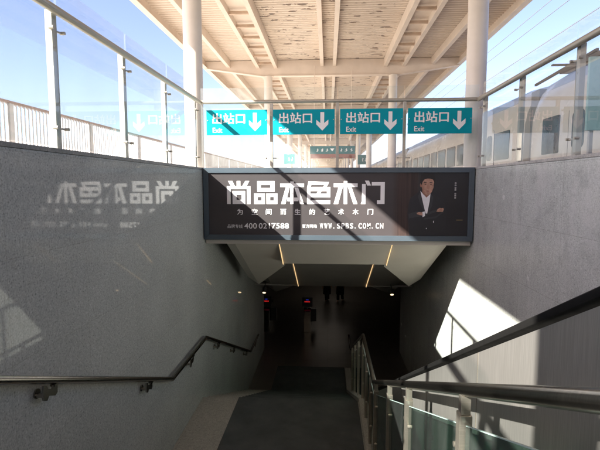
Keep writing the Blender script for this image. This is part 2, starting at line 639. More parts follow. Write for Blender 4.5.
# dark carpet laid over the steps
mb = MB()
cp_top = stair_profile(0.012)
cp_bot = stair_profile(0.002)
cp_top = [(Y0 - .4, ZP + .012)] + cp_top + [(16.2, ZF + .012)]
cp_bot = [(Y0 - .4, ZP + .002)] + cp_bot + [(16.2, ZF + .002)]
for i in range(len(cp_top) - 1):
    a, b = cp_top[i], cp_top[i + 1]
    mb.face([(-1.86, a[0], a[1]), (0.64, a[0], a[1]), (0.64, b[0], b[1]), (-1.86, b[0], b[1])])
o = mb.build('carpet_runner', M['carpet'], origin=(-.6, Y1, ZL))
tag(o, 'dark grey carpet runner laid down the stairs and across the landing', 'carpet')

# kerb under the middle balustrade
mb = MB()
kt = [(Y0, ZP + .10), (Y1 - .1, ZL + .12), (Y1 + .15, ZL + .07), (Y2, ZL + .07), (Y3, ZF + .08), (16.0, ZF + .08)]
kb = [(16.0, ZF - .3), (Y3, ZF - .4), (Y2, ZL - .5), (Y1, ZL - .5), (Y0, ZP - .4)]
mb.yz(kt + kb, 0.66, 0.86)
struct(mb.build('kerb', M['granite_step']))

# ------------------------------------------------------------------ stairwell walls
wl = thing('granite_wall', (XL, Y0, ZP), 'polished dark grey granite wall mirroring the advertisement, carrying the dark handrail', 'wall')
mb = MB(); mb.box(XL - .30, XL, Y0 - .6, 18.0, ZF - .4, ZW - .045)
mb.build('cladding', M['granite_left'], wl)
y = Y0 - .6; k = 0
while y < 9.5:
    mb = MB()
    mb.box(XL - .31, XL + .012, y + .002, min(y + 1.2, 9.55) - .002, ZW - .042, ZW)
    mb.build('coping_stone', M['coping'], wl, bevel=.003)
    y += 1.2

wr = thing('granite_wall', (XR, Y0, ZP), 'pale weathered granite wall with water stains and a sunlit patch', 'wall')
mb = MB(); mb.box(XR, XR + .30, Y0 - .6, 18.0, ZF - .4, ZW - .045)
mb.build('cladding', M['granite_right'], wr)
y = Y0 - .6
while y < 9.5:
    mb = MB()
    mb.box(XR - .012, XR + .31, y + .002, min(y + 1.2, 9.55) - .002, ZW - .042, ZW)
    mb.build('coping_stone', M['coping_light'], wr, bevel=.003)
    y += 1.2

# ------------------------------------------------------------------ glass balustrades round the opening
RZ, GT = 1.71, 2.01
def stud(mb, c, axis, r=0.018, ln=0.05):
    c = Vector(c); a = Vector(axis)
    mb.tube([c - a * ln / 2, c + a * ln / 2], r, 10)

def side_balustrade(xp, xg, ys, label, inner):
    t = thing('glass_balustrade', (xp, ys[0], ZW), label, 'balustrade')
    # panels stand on the inner side of the posts
    for i in range(len(ys) - 1):
        a, b = ys[i], ys[i + 1]
        mb = MB(); mb.box(xg - .006, xg + .006, a + .012, b - .012, ZW + .03, GT)
        mb.build('glass_panel', M['glass'], t)
    for yy in ys:
        mb = MB()
        mb.box(xp - .035, xp + .035, yy - .042, yy + .042, ZW, RZ + .02)
        p = mb.build('post', M['post_paint'], t, bevel=.004)
        for zz in (ZW + .22, RZ - .17):
            for s in (-1, 1):
                mb = MB()
                mb.bar((xp + inner * .02, yy + s * .02, zz), (xg, yy + s * .085, zz), .018, .018)
                stud(mb, (xg + inner * .012, yy + s * .095, zz), (1, 0, 0), .017, .05)
                mb.build('glass_clamp', M['rail_steel'], p, smooth=True)
        mb = MB()
        stud(mb, (xp + inner * .036, yy, RZ - .33), (1, 0, 0), .015, .01)
        mb.build('bolt_cap', M['rail_steel'], p)
    mb = MB()
    mb.tube([(xg + inner * .05, ys[0] - .3, RZ), (xg + inner * .05, 9.36, RZ)], .043, 16)
    mb.build('handrail', M['rail_steel'], t, smooth=True)
    return t

ysl = [4.46 + 1.545 * k for k in range(-5, 4)]
side_balustrade(-2.785, -2.735, ysl[:-1] + [9.24], 'clear glass balustrade on the dark polished wall, in front of the white fence', 1)
ysr = [5.87 + 1.68 * k for k in range(-5, 3)]
side_balustrade(3.115, 3.065, ysr[:-1] + [9.24], 'clear glass balustrade on the pale weathered wall, in front of the white train', -1)

t = thing('glass_balustrade', (0.15, 9.38, ZW), 'clear glass balustrade above the advertisement, behind the four teal signs', 'balustrade')
fx = [-2.70, -1.185, 0.185, 1.55, 3.05]
for i in range(4):
    mb = MB(); mb.box(fx[i] + .012, fx[i + 1] - .012, 9.414, 9.426, ZW + .03, GT)
    mb.build('glass_panel', M['glass'], t)
for xx in fx[1:-1]:
    mb = MB(); mb.box(xx - .03, xx + .03, 9.34, 9.40, ZW, RZ - .03)
    p = mb.build('post', M['rail_steel'], t, bevel=.004)
    for s in (-1, 1):
        mb = MB()
        mb.bar((xx + s * .02, 9.38, ZW + .2), (xx + s * .12, 9.41, ZW + .2), .016, .016)
        stud(mb, (xx + s * .12, 9.40, ZW + .2), (0, 1, 0), .016, .04)
        mb.build('glass_clamp', M['rail_steel'], p, smooth=True)
mb = MB(); mb.tube([(-2.70, 9.36, RZ), (3.03, 9.36, RZ)], .038, 16)
mb.build('handrail', M['rail_steel'], t, smooth=True)

# ------------------------------------------------------------------ exit signs
def sign_board(xc, label, first=False):
    W, H, zt, yf = 1.262, 0.505, 1.525, 9.215
    t = thing('exit_sign', (xc, yf, zt - H), label, 'sign', 'teal exit signs above the advertisement')
    mb = MB(); mb.box(xc - W / 2, xc + W / 2, yf, yf + .03, zt - H, zt)
    mb.build('board', M['teal'], t, bevel=.004)
    u = W / 548.0
    X = lambda a: xc - W / 2 + (a - 20) * u
    Z = lambda b: zt - (b - 55) * (H / 220.0)
    mb = MB()
    heavy(mb, '出站口', X(76), X(367), Z(177), Z(85), yf - .003, .0055)
    mb.build('lettering', M['white'], t)
    mb = MB()
    heavy(mb, 'Exit', X(76), X(162), Z(255), Z(211), yf - .003, .0025)
    mb.build('lettering', M['white'], t)
    mb = MB()
    A = [(442, 82), (475, 82), (475, 178), (512, 148), (512, 188), (459, 243), (406, 188), (406, 148), (442, 178)]
    mb.face([(X(a), yf - .003, Z(b)) for a, b in A])
    mb.build('arrow', M['white'], t)
    for s in (-1, 1):
        for zz in (zt - .05, zt - .30):
            mb = MB()
            mb.box(xc + s * (W / 2 - .03) - .015, xc + s * (W / 2 - .03) + .015, yf + .03, 9.36, zz - .015, zz + .015)
            mb.build('bracket', M['sign_edge'], t)
    for s in (-1, 1):
        mb = MB()
        stud(mb, (xc + s * (W / 2 - .025), yf - .003, zt - .21), (0, 1, 0), .010, .012)
        mb.build('bolt', M['sign_edge'], t)
    return t
s0 = sign_board(-1.885, 'brightest sunlit teal exit sign, crossed by a diagonal shadow, next to the left column')
LBL = ['teal exit sign half in sun, second from the left column', 'shaded teal exit sign third from the left column, between two glass posts',
       'shaded teal exit sign beside the right column']
for xc, lb in zip((-0.505, 0.865, 2.225), LBL):
    dup(s0, (xc, 9.215, 1.02), lb)

# ------------------------------------------------------------------ advertisement light box
ad = thing('advertising_lightbox', (0.15, YB, -1.16), 'long dark lightbox advertisement with white Chinese lettering and a portrait of a man', 'advertisement')
AX0, AX1, AZ0, AZ1 = -2.61, 2.945, -1.16, 0.345
FW = 0.105
mb = MB()
yf, yk = YB - .03, YB + .25
for poly in ([(AX0, AZ1), (AX1, AZ1), (AX1 - FW, AZ1 - FW), (AX0 + FW, AZ1 - FW)],
             [(AX0, AZ0), (AX1, AZ0), (AX1 - FW, AZ0 + FW), (AX0 + FW, AZ0 + FW)],
             [(AX0, AZ0), (AX0, AZ1), (AX0 + FW, AZ1 - FW), (AX0 + FW, AZ0 + FW)],
             [(AX1, AZ0), (AX1, AZ1), (AX1 - FW, AZ1 - FW), (AX1 - FW, AZ0 + FW)]):
    mb.xz(poly, yf, yk)
mb.build('frame', M['frame'], ad, bevel=.006)
mb = MB(); mb.box(AX0 + FW - .004, AX1 - FW + .004, YB, YB + .2, AZ0 + FW - .004, AZ1 - FW + .004)
mb.build('poster', M['poster'], ad)

def bx(p):                       # layout grid of the poster: column -> metres
    u = p - 328.1
    return 0.0205 * u / (1 + 0.000145 * u)
def bz(q, p=328.1):              # row -> metres
    return (184.5 - q) * 0.0206 / (1 + 0.000145 * (p - 328.1))
YT = YB - .004
def stroke(mb, pts, y=YT):
    mb.face([(bx(a), y, bz(b, a)) for a, b in pts])
def rect(mb, a0, a1, b0, b1, y=YT):
    stroke(mb, [(a0, b0), (a1, b0), (a1, b1), (a0, b1)], y)
def ring(mb, a0, a1, b0, b1, c0, c1, d0, d1):
    rect(mb, a0, c0, b0, b1); rect(mb, c1, a1, b0, b1); rect(mb, c0, c1, b0, d0); rect(mb, c0, c1, d1, b1)

H = MB()
# 尚
stroke(H, [(227.6, 181), (232.1, 181), (234.4, 186), (230.3, 186)])
rect(H, 236.3, 240, 181, 186)
stroke(H, [(244.9, 181), (249, 181), (246.4, 186), (241.9, 186)])
rect(H, 226.4, 250.0, 186, 189.1)
rect(H, 226.4, 230.1, 189.1, 204); rect(H, 246.4, 250.0, 189.1, 204)
ring(H, 232, 244.7, 191, 204, 236, 241, 194.8, 199.8)
# 品
ring(H, 256.9, 274.4, 181.1, 191.8, 260.5, 270.1, 185, 188)
ring(H, 253.7, 264.6, 193.3, 204, 257.3, 261.0, 196.9, 200.4)
ring(H, 266.1, 277.1, 193.3, 204, 269.8, 273.5, 196.9, 200.4)
# 本
rect(H, 280, 290.1, 183.4, 187); rect(H, 293.7, 303.9, 183.4, 187)
rect(H, 290.1, 293.7, 181.4, 204)
stroke(H, [(285.6, 187), (289.6, 187), (285.2, 204), (280.8, 204)])
stroke(H, [(294.2, 187.6), (298, 187.6), (303.9, 204), (299.7, 204)])
rect(H, 287.2, 290.1, 197.5, 201.2); rect(H, 293.7, 298.2, 197.5, 201.2)
# 色
stroke(H, [(308.5, 181.3), (328.9, 182), (327.9, 184.9), (311.2, 184.9), (310.5, 187), (307.1, 187)])
stroke(H, [(324.6, 184.9), (327.9, 184.9), (326.4, 187), (322.8, 187)])
rect(H, 307, 330.4, 187, 191.1)
rect(H, 307, 310.4, 191.1, 193.6); stroke(H, [(318, 191.1), (321.6, 191.1), (320.2, 193.6), (316.4, 193.6)]); rect(H, 327, 330.4, 191.1, 193.6)
rect(H, 307, 330.4, 193.6, 197.4)
rect(H, 307, 310.4, 197.4, 200.2)
rect(H, 307, 330.4, 200.2, 204)
# 木
rect(H, 333.8, 343.9, 183.3, 187); rect(H, 347.4, 357.8, 183.3, 187)
rect(H, 343.9, 347.4, 181, 204)
stroke(H, [(338.6, 187), (342.8, 187), (338.3, 204), (333.8, 204)])
stroke(H, [(348.2, 187.6), (351.8, 187.6), (357.8, 204), (353.6, 204)])
# 门
stroke(H, [(362.2, 184), (365.9, 184), (365.9, 204), (361.2, 204), (362.2, 201)])
stroke(H, [(365, 180.6), (369.1, 180.6), (371.2, 185.5), (367.3, 185.5)])
rect(H, 371.9, 380.9, 182.1, 185.5)
rect(H, 380.9, 385.1, 182.1, 204)
rect(H, 377.4, 380.9, 200.2, 204)
H.build('headline', M['white'], ad)

H = MB()
for ch, c in zip('为空间而生的艺术木门', (239.3, 254.0, 268.3, 283.0, 297.4, 312.2, 326.8, 341.3, 355.9, 370.9)):
    heavy(H, ch, bx(c - 2.8), bx(c + 2.8), bz(214.7, c), bz(209.0, c), YT, .003)
H.build('tagline', M['white'], ad)
H = MB()
def line(body, a0, a1, b0, b1, bold, tr=1.0):
    m_ = (a0 + a1) / 2
    text_into(H, body, bx(a0), bx(a1), bz(b1, m_), bz(b0, m_), YT, bold=bold, tracking=tr)
line('品牌专线', 226.6, 241.8, 224.6, 228.3, .0)
line('400', 243.6, 256.2, 223.3, 228.9, .010, 1.05)
line('021', 258.2, 269.4, 223.3, 228.9, .010, 1.05)
line('7588', 271.2, 288.6, 223.3, 228.9, .018, 1.05)
line('官方网站', 302.2, 317.0, 224.4, 228.2, .002)
# the web address is set on a wide monospaced grid
for i, ch in enumerate('WWW.SPBS.COM.CN'):
    c0 = 320.0 + i * (385.2 - 320.0) / 15
    ww = 3.35
    if ch == '.':
        text_into(H, ch, bx(c0 + .5), bx(c0 + 1.5), bz(228.9, c0), bz(227.7, c0), YT, bold=.02)
    else:
        text_into(H, ch, bx(c0), bx(c0 + ww), bz(228.9, c0), bz(223.4, c0), YT, bold=.018)
H.build('contact_line', M['white'], ad)

# printed portrait of a man with folded arms
def ell(c, rx, ry, n=26, rot=0.0, squash=0.0):
    pts = []
    for i in range(n):
        q = 2 * math.pi * i / n
        x, y = rx * math.cos(q), ry * math.sin(q)
        if y > 0:
            x *= 1 - squash * (y / ry) ** 2
        pts.append((c[0] + x * math.cos(rot) - y * math.sin(rot), c[1] + x * math.sin(rot) + y * math.cos(rot)))
    return pts
def P(m, polys, name, y, parent):
    b_ = MB()
    for pl in polys:
        stroke(b_, pl, y)
    return b_.build(name, M[m], parent)
jk = P('jacket', [[(420.5, 191), (416, 194.5), (411.5, 197.5), (409.6, 203), (408.4, 213), (409.2, 222), (411, 236.2),
                   (446.5, 236.2), (447.6, 224), (448.2, 213), (446.3, 203.5), (442.5, 198.5), (436, 195.5), (431.5, 193)]],
       'portrait', YB - .003, ad)
P('jacket2', [[(420.6, 192.4), (418.6, 196), (421, 204), (427.2, 215), (425.2, 206)],
              [(431.6, 193.6), (434.2, 197), (433, 206), (428.8, 215), (430.8, 204)],
              [(409.5, 214), (418, 211.4), (428, 212.4), (439, 209.5), (440, 211), (428, 215.5), (417, 217.4), (410, 218.5)],
              [(446.5, 206), (445.2, 212.5), (437, 218.5), (425.5, 219.6), (425.5, 218.2), (437, 216.5), (443.6, 211.5)]], 'lapel', YB - .0045, jk)
sh = P('shirt', [[(420.9, 190.8), (424.6, 195.0), (431.2, 193.6), (430.6, 201), (428.4, 213.6), (426.8, 213.6), (424.2, 204)]], 'shirt', YB - .006, jk)
P('shirt', [[(423.3, 212.2), (425.9, 211.4), (426.2, 216.2), (423.8, 217.2)]], 'cuff', YB - .006, jk)
P('shirt', [[(434.5, 221.3), (435.3, 220.8), (435.5, 222.7), (434.8, 223.3)]], 'button', YB - .006, jk)
P('shirt', [[(427.5, 228.2), (428.3, 228.2), (428.3, 229.3), (427.5, 229.3)]], 'button', YB - .006, jk)
P('skin_shade', [[(423.2, 189), (431.0, 190), (430.9, 194.2), (427.2, 197.6), (422.6, 192.6)]], 'neck', YB - .0072, jk)
P('skin', [[(437.6, 211.9), (438.8, 209.2), (441, 207.9), (442.4, 208.3), (444.6, 208), (445, 209.8), (444, 212)]], 'hand', YB - .0072, jk)
P('skin', [[(417.6, 213.0), (420, 212.2), (423.6, 212.4), (423.8, 215.6), (420.8, 215.2), (418.2, 214.3)]], 'hand', YB - .0072, jk)
P('skin_shade', [ell((421.6, 185.0), 1.2, 2.3, 12)], 'ear', YB - .0072, jk)
P('skin', [[(422.2, 180), (422.1, 186), (423.0, 190.2), (425.2, 193.6), (427.6, 195.0), (430.0, 194.6), (432.4, 192.0), (434.0, 187.6), (434.6, 182), (433.8, 177.8), (430.8, 175.6), (426.2, 175.6), (423.2, 177.4)]],
  'face', YB - .0084, jk)
P('skin_mid', [[(422.2, 182), (422.1, 186), (423.0, 190.2), (425.2, 193.6), (426.2, 193.9), (424.9, 190.6), (424.2, 187.2), (423.6, 184.4)],
               [(428.0, 184.0), (428.8, 184.2), (429.9, 188.0), (428.8, 188.9), (427.0, 188.3)],
               [(426.9, 192.5), (428.4, 193.0), (430.1, 192.4), (429.4, 193.4), (427.5, 193.5)],
               [(424.2, 183.5), (427.0, 183.1), (427.2, 184.9), (424.4, 185.2)], [(430.0, 183.4), (432.8, 183.5), (432.7, 185.2), (430.2, 185)]],
  'face_shade', YB - .0096, jk)
P('skin_shade', [[(439.6, 210.2), (442.8, 209.2), (443, 209.5), (439.8, 210.6)], [(440, 211.2), (443.4, 210.3), (443.5, 210.6), (440.2, 211.5)]],
  'finger_crease', YB - .0086, jk)
P('hair', [[(421.2, 184.6), (420.4, 180.2), (421.4, 175.6), (424.6, 172.5), (429, 171.7), (433.4, 173.2), (435.4, 176.8), (435.8, 181.5),
            (434.9, 185), (434.3, 181.6), (433.2, 179.6), (430.6, 178.7), (427.4, 178.6), (424.8, 179.5), (423.1, 181.6), (422.2, 184.6)]], 'hair', YB - .0108, jk)
P('hair', [[(424.0, 182.5), (426.8, 181.9), (427.1, 182.5), (424.2, 183.1)]], 'eyebrow', YB - .0108, jk)
P('hair', [[(430.0, 182.3), (432.9, 182.4), (432.9, 183.0), (430.1, 182.9)]], 'eyebrow', YB - .0108, jk)
P('hair', [ell((425.8, 184.2), .85, .38, 12)], 'eye', YB - .0108, jk)
P('hair', [ell((431.4, 184.4), .8, .38, 12)], 'eye', YB - .0108, jk)
P('lip', [[(426.4, 191.1), (428.3, 190.6), (430.5, 191.1), (428.4, 191.9)]], 'mouth', YB - .0108, jk)
# small upright print beside the portrait and the gold rule
b_ = MB()
for q in (182.4, 184.6, 187.1, 189.2, 192.9, 195.0, 197.1):
    rect(b_, 455.4, 457.0, q, q + .45); rect(b_, 455.4, 455.8, q, q + 1.5); rect(b_, 456.5, 457.0, q, q + 1.5); rect(b_, 455.4, 457.0, q + .95, q + 1.4)
b_.build('small_print', M['white'], ad)
b_ = MB(); rect(b_, 458, 464.5, 220.0, 220.5); b_.build('gold_rule', M['gold'], ad)

# ------------------------------------------------------------------ soffit under the advertisement
XC = 0.16
sf = thing('soffit', (XC, 9.3, -1.2), 'beige stepped soffit with warm light strips descending under the advertisement', 'ceiling')
mb = MB(); mb.box(XL + .02, XR - .02, YB + .11, 9.46, -1.262, -1.168)
mb.build('edge_trim', M['soffit'], sf, bevel=.004)
CX0, CX1 = -1.07, 1.36
prof_c = [(9.463, -1.265), (10.35, -1.86), (12.45, -1.93), (15.7, -3.62), (22, -3.70), (60, -3.70)]
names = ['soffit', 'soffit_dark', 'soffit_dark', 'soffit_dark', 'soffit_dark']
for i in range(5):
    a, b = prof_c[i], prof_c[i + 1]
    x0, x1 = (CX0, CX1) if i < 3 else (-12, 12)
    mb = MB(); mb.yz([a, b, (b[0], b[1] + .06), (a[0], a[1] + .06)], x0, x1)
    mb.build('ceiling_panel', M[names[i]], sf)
# sloping side fins, cut off obliquely
def fin(side, y0, z0, yi, yo, m, drop=.10):
    s = side
    X = lambda a: XC + s * a
    sl = 0.50 if m == 'soffit' else 0.46
    z = lambda yy, d=0: z0 - sl * (yy - y0) - d
    inn, cr, ou = 1.225, 2.17, 2.42
    yin, ycr, you = yi, yo, yo - .35
    lowp = [(X(inn), y0, z(y0)), (X(cr), y0, z(y0)), (X(cr), ycr, z(ycr)), (X(inn), yin, z(yin))]
    mb = MB()
    mb.prism(lowp, (0, 0, .30))
    mb.build('fin_panel', M[m], sf)
    mb = MB()
    mb.prism([(X(cr + .002), y0, z(y0)), (X(ou), y0, z(y0) + .11), (X(ou), you, z(you) + .11), (X(cr + .002), ycr, z(ycr))], (0, 0, .28))
    mb.build('fin_panel', M[m], sf)
for s in (-1, 1):
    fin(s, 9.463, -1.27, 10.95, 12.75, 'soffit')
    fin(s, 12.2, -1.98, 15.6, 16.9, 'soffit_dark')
# cove light strips along both sides of the coffer
for s in (-1, 1):
    x = XC + s * 1.205
    for a, b in ((prof_c[0], prof_c[1]), (prof_c[2], prof_c[3])):
        mb = MB(); mb.bar((x, a[0] + .03, a[1] - .012), (x, b[0] - .03, b[1] - .012), .016, .014)
        mb.build('light_strip', M['led'], sf)

for s, lb in ((-1, 'tiny warm spot lamp at the low end of the soffit, on the polished wall side'), (1, 'tiny warm spot lamp at the low end of the soffit, on the escalator side')):
    t = thing('spot_lamp', (s * 2.2, 15.1, -3.72), lb, 'lamp', 'spot lamps under the soffit')
    mb = MB(); mb.tube([(s * 2.2, 15.2, -3.60), (s * 2.2, 15.1, -3.74)], .07, 14); mb.build('housing', M['black'], t, smooth=True)
    mb = MB(); mb.tube([(s * 2.2, 15.098, -3.745), (s * 2.2, 15.09, -3.757)], .055, 14); mb.build('lens', M['spot'], t)
    mb = MB(); mb.bar((s * 2.2, 15.2, -3.60), (s * 2.2, 15.5, -3.45), .03, .03); mb.build('bracket', M['black'], t)

# ------------------------------------------------------------------ concourse below
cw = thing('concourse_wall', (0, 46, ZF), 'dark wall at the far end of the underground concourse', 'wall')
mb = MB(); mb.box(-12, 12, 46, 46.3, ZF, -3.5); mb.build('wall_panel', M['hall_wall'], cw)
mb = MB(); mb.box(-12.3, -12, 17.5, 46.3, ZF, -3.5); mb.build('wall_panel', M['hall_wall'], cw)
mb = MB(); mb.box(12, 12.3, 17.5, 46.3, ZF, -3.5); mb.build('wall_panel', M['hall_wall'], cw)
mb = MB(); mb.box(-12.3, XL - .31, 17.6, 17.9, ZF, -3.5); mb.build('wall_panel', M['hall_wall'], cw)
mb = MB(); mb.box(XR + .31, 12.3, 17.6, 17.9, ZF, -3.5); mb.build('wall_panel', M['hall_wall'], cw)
for i, yy in enumerate((26.5, 30.5)):
    t = thing('ceiling_lamp', (0.1, yy, -3.72), ('nearer' if i == 0 else 'farther') + ' dim ceiling lamp over the concourse behind the soffit', 'lamp', 'concourse ceiling lamps')
    mb = MB(); mb.box(-.9, 1.1, yy - .35, yy + .35, -3.76, -3.71); mb.build('diffuser', M['hall_light'], t)
    mb = MB()
    for q in ((-.95, -.9, yy - .4, yy + .4), (1.1, 1.15, yy - .4, yy + .4), (-.9, 1.1, yy - .4, yy - .35), (-.9, 1.1, yy + .35, yy + .4)):
        mb.box(*q, -3.78, -3.71)
    mb.build('frame', M['black'], t)

def gate(xc, yy, label):
    t = thing('ticket_gate', (xc, yy, ZF), label, 'ticket gate', 'ticket gates in the concourse')
    mb = MB()
    mb.yz([(yy, ZF), (yy, ZF + 1.0), (yy + .18, ZF + 1.12), (yy + 1.5, ZF + 1.12), (yy + 1.6, ZF + 1.0), (yy + 1.6, ZF)], xc - .16, xc + .16)
    mb.build('cabinet', M['dark_steel'], t, bevel=.02)
    mb = MB(); mb.box(xc - .24, xc + .24, yy + .1, yy + .2, ZF + 1.18, ZF + 1.62); mb.box(xc - .03, xc + .03, yy + .13, yy + .17, ZF + 1.0, ZF + 1.2)
    h = mb.build('display', M['black'], t)
    mb = MB()
    for k in range(4):
        mb.box(xc - .13 + k * .065, xc - .13 + k * .065 + .05, yy + .094, yy + .099, ZF + 1.40, ZF + 1.455)
    mb.build('red_signal', M['red_led'], h)
    mb = MB(); mb.box(xc - .06, xc + .06, yy + .094, yy + .099, ZF + 1.50, ZF + 1.54); mb.build('blue_signal', M['blue_led'], h)
    mb = MB(); mb.yz([(yy + .6, ZF + .35), (yy + .6, ZF + .95), (yy + .9, ZF + .95), (yy + 1.0, ZF + .35)], xc + .16, xc + .40); mb.build('flap', M['black'], t)
gate(-2.85, 20.1, 'dark ticket gate with red and blue signal, nearest the polished wall')
gate(-0.93, 20.1, 'dark ticket gate with red and blue signal, toward the middle of the concourse')

def person(x, y, turn, label):
    """one continuous skinned body walking, with five fingers on each hand"""
    me = bpy.data.meshes.new('person')
    V, E_, RD = [], [], []
    def v(p, r, link=None):
        V.append(p); RD.append(r)
        if link is not None:
            E_.append((link, len(V) - 1))
        return len(V) - 1
    pel = v((0, 0, .95), .15)
    bel = v((0, .01, 1.12), .14, pel)
    chest = v((0, .0, 1.34), .165, bel)
    nk = v((0, .02, 1.50), .062, chest)
    hd = v((0, .03, 1.60), .085, nk)
    v((0, .04, 1.70), .078, hd)
    for s in (-1, 1):
        hip = v((s * .10, 0, .88), .105, pel)
        kn = v((s * .10, s * .10, .50), .066, hip)
        an = v((s * .10, s * .16 - .06, .09), .046, kn)
        v((s * .11, s * .16 + .10, .035), .036, an)
        sh = v((s * .19, 0, 1.43), .070, chest)
        el = v((s * .25, -s * .07, 1.14), .047, sh)
        wr_ = v((s * .26, -s * .02, .90), .032, el)
        pm = v((s * .262, .0 - s * .01, .83), .036, wr_)
        for k in range(4):
            a = v((s * (.266), -.03 + k * .02, .76 + abs(k - 1.4) * .006), .009, pm)
            v((s * (.256), -.03 + k * .021, .715 + abs(k - 1.4) * .012), .008, a)
        a = v((s * .25, .045, .82), .010, pm)
        v((s * .245, .06, .785), .009, a)
    me.from_pydata(V, E_, [])
    o = bpy.data.objects.new('person', me)
    COL.objects.link(o)
    sm = o.modifiers.new('skin', 'SKIN')
    for i, r in enumerate(RD):
        me.skin_vertices[0].data[i].radius = (r, r)
    me.skin_vertices[0].data[0].use_root = True
    su = o.modifiers.new('sub', 'SUBSURF'); su.levels = 1; su.render_levels = 1
    bpy.context.view_layer.update()
    dg = bpy.context.evaluated_depsgraph_get()
    m2 = bpy.data.meshes.new_from_object(o.evaluated_get(dg))
    o.modifiers.clear()
    o.data = m2
    m2.materials.clear()
    m2.materials.append(M['face'])
    for p in m2.polygons:
        p.use_smooth = True
    o.location = (x, y, ZF)
    o.rotation_euler.z = turn
    tag(o, label, 'person')
    def kid(nm, m, fn):
        b = MB(); fn(b)
        k = b.build(nm, M[m], None, smooth=True)
        k.parent = o
    kid('coat', 'cloth', lambda b: (lathe(b, [(.24, .42), (.225, .75), (.20, 1.0), (.185, 1.2), (.21, 1.38), (.13, 1.50), (.07, 1.53)], .72)))
    kid('hair', 'hair', lambda b: lathe(b, [(.098, 1.60), (.108, 1.68), (.095, 1.76), (.045, 1.80), (.004, 1.805)], 1.0))
    kid('trousers', 'cloth', lambda b: [b.tube([(s * .10, 0, .88), (s * .10, s * .10, .50), (s * .10, s * .16 - .06, .10)], .085, 12) for s in (-1, 1)])
    return o
def lathe(b, prof_, sq=1.0, seg=18):
    rings = []
    for r, z in prof_:
        rings.append([b.bm.verts.new((r * math.cos(2 * math.pi * k / seg), r * sq * math.sin(2 * math.pi * k / seg), z)) for k in range(seg)])
    for i in range(len(rings) - 1):
        for k in range(seg):
            b.bm.faces.new([rings[i][k], rings[i][(k + 1) % seg], rings[i + 1][(k + 1) % seg], rings[i + 1][k]])
    b.bm.faces.new(rings[-1])
person(-0.03, 25.8, 0.3, 'dark figure walking in the dim concourse, the one nearer the ticket gates')
person(0.74, 25.8, 2.9, 'dark figure walking in the dim concourse, the one farther from the ticket gates')

# ------------------------------------------------------------------ wall handrail on the polished wall
hx = XL + .09
wh = thing('wall_handrail', (hx, Y1, ZL), 'dark steel handrail on brackets following the polished granite wall', 'handrail')
hz = lambda y: -1.52 - SL * (y - 3.19) if y < Y1 else (-3.195 if y < Y2 else -3.195 - .442 * (y - Y2))
pts = [(hx, Y0, hz(Y0)), (hx, 6.92, hz(6.92)), (hx, 8.95, -3.195), (hx, 14.24, -5.53), (hx, 15.9, -5.53)]
mb = MB(); mb.tube(pts, .036, 16); mb.build('rail', M['dark_steel'], wh, smooth=True)
by = [-.55, 1.55, 3.72, 5.92, 7.9, 9.9, 11.6, 13.4, 15.2]
for yy in by:
    z = hz(min(yy, 14.24)) if yy < 14.24 else -5.53
    mb = MB()
    # flange on the wall, curved plate up to the tube
    mb.tube([(XL + .001, yy, z - .13), (XL + .014, yy, z - .13)], .045, 16)
    sl_ = SL if yy < Y1 else (0.0 if yy < Y2 else .442)
    sl_ = sl_ if yy < 14.2 else 0.0
    q = [(-.03, -.055), (.012, -.055), (.022, -.085), (.095, -.085), (.105, -.05), (.165, -.05), (.160, -.115), (.125, -.150), (.035, -.150), (.005, -.195), (-.035, -.195), (-.05, -.15)]
    mb.yz([(yy + a, z + b - sl_ * a) for a, b in q], hx - .010, hx + .010)
    mb.tube([(XL + .012, yy - .01, z - .14), (hx - .009, yy - .01, z - .14)], .022, 12)
    mb.box(hx - .024, hx + .024, yy + .105, yy + .168, z - .052 - sl_ * .135, z - .030 - sl_ * .135)
    mb.build('bracket', M['dark_steel'], wh, smooth=True)

# ------------------------------------------------------------------ middle balustrade
cx = 0.75
cb = thing('stair_balustrade', (cx, Y1, ZL), 'steel and green glass balustrade down the middle of the stairs', 'balustrade')
cz = lambda y: (-0.045 - .4475 * y) if y < 6.86 else (-3.14 if y < 9.13 else -3.14 - .442 * (y - 9.13))
mb = MB()
mb.tube([(cx, -2.2, cz(-2.2)), (cx, 6.92, -3.142)], .036, 18)
mb.build('handrail', M['dark_steel'], cb, smooth=True)
mb = MB()
mb.tube([(cx, 6.90, -3.14), (cx, 9.13, -3.14), (cx, 13.9, cz(13.9)), (cx, 15.2, cz(13.9))], .036, 18)
mb.build('handrail', M['dark_steel'], cb, smooth=True)
kz = lambda y: (ZP + .10 + (ZL + .02 - ZP) * (y - Y0) / (Y1 - .1 - Y0)) if y < Y1 - .1 else (ZL + .07 if y < Y2 else ZL + .07 - .442 * (y - Y2))
pys = [-.4, 1.0, 2.38, 3.98, 5.18, 6.6, 7.35, 8.2, 9.0, 10.3, 11.6, 12.9]
for yy in pys:
    z1 = cz(yy)
    zb = min(kz(yy), z1 - .9)
    mb = MB()
    mb.box(cx - .034, cx + .034, yy - .034, yy + .034, max(zb, ZF), z1 - .135)
    p = mb.build('post', M['steel'], cb, bevel=.004)
    mb = MB(); mb.box(cx - .026, cx + .026, yy - .026, yy + .026, z1 - .134, z1 - .03)
    mb.build('neck', M['steel'], p, bevel=.003)
    for dz in (.36, .95):
        for s in (-1, 1):
            mb = MB()
            mb.bar((cx, yy + s * .03, z1 - dz), (cx, yy + s * .085, z1 - dz - s * .012), .016, .016)
            stud(mb, (cx, yy + s * .095, z1 - dz - s * .01), (1, 0, 0), .016, .05)
            mb.build('glass_clamp', M['steel'], p, smooth=True)
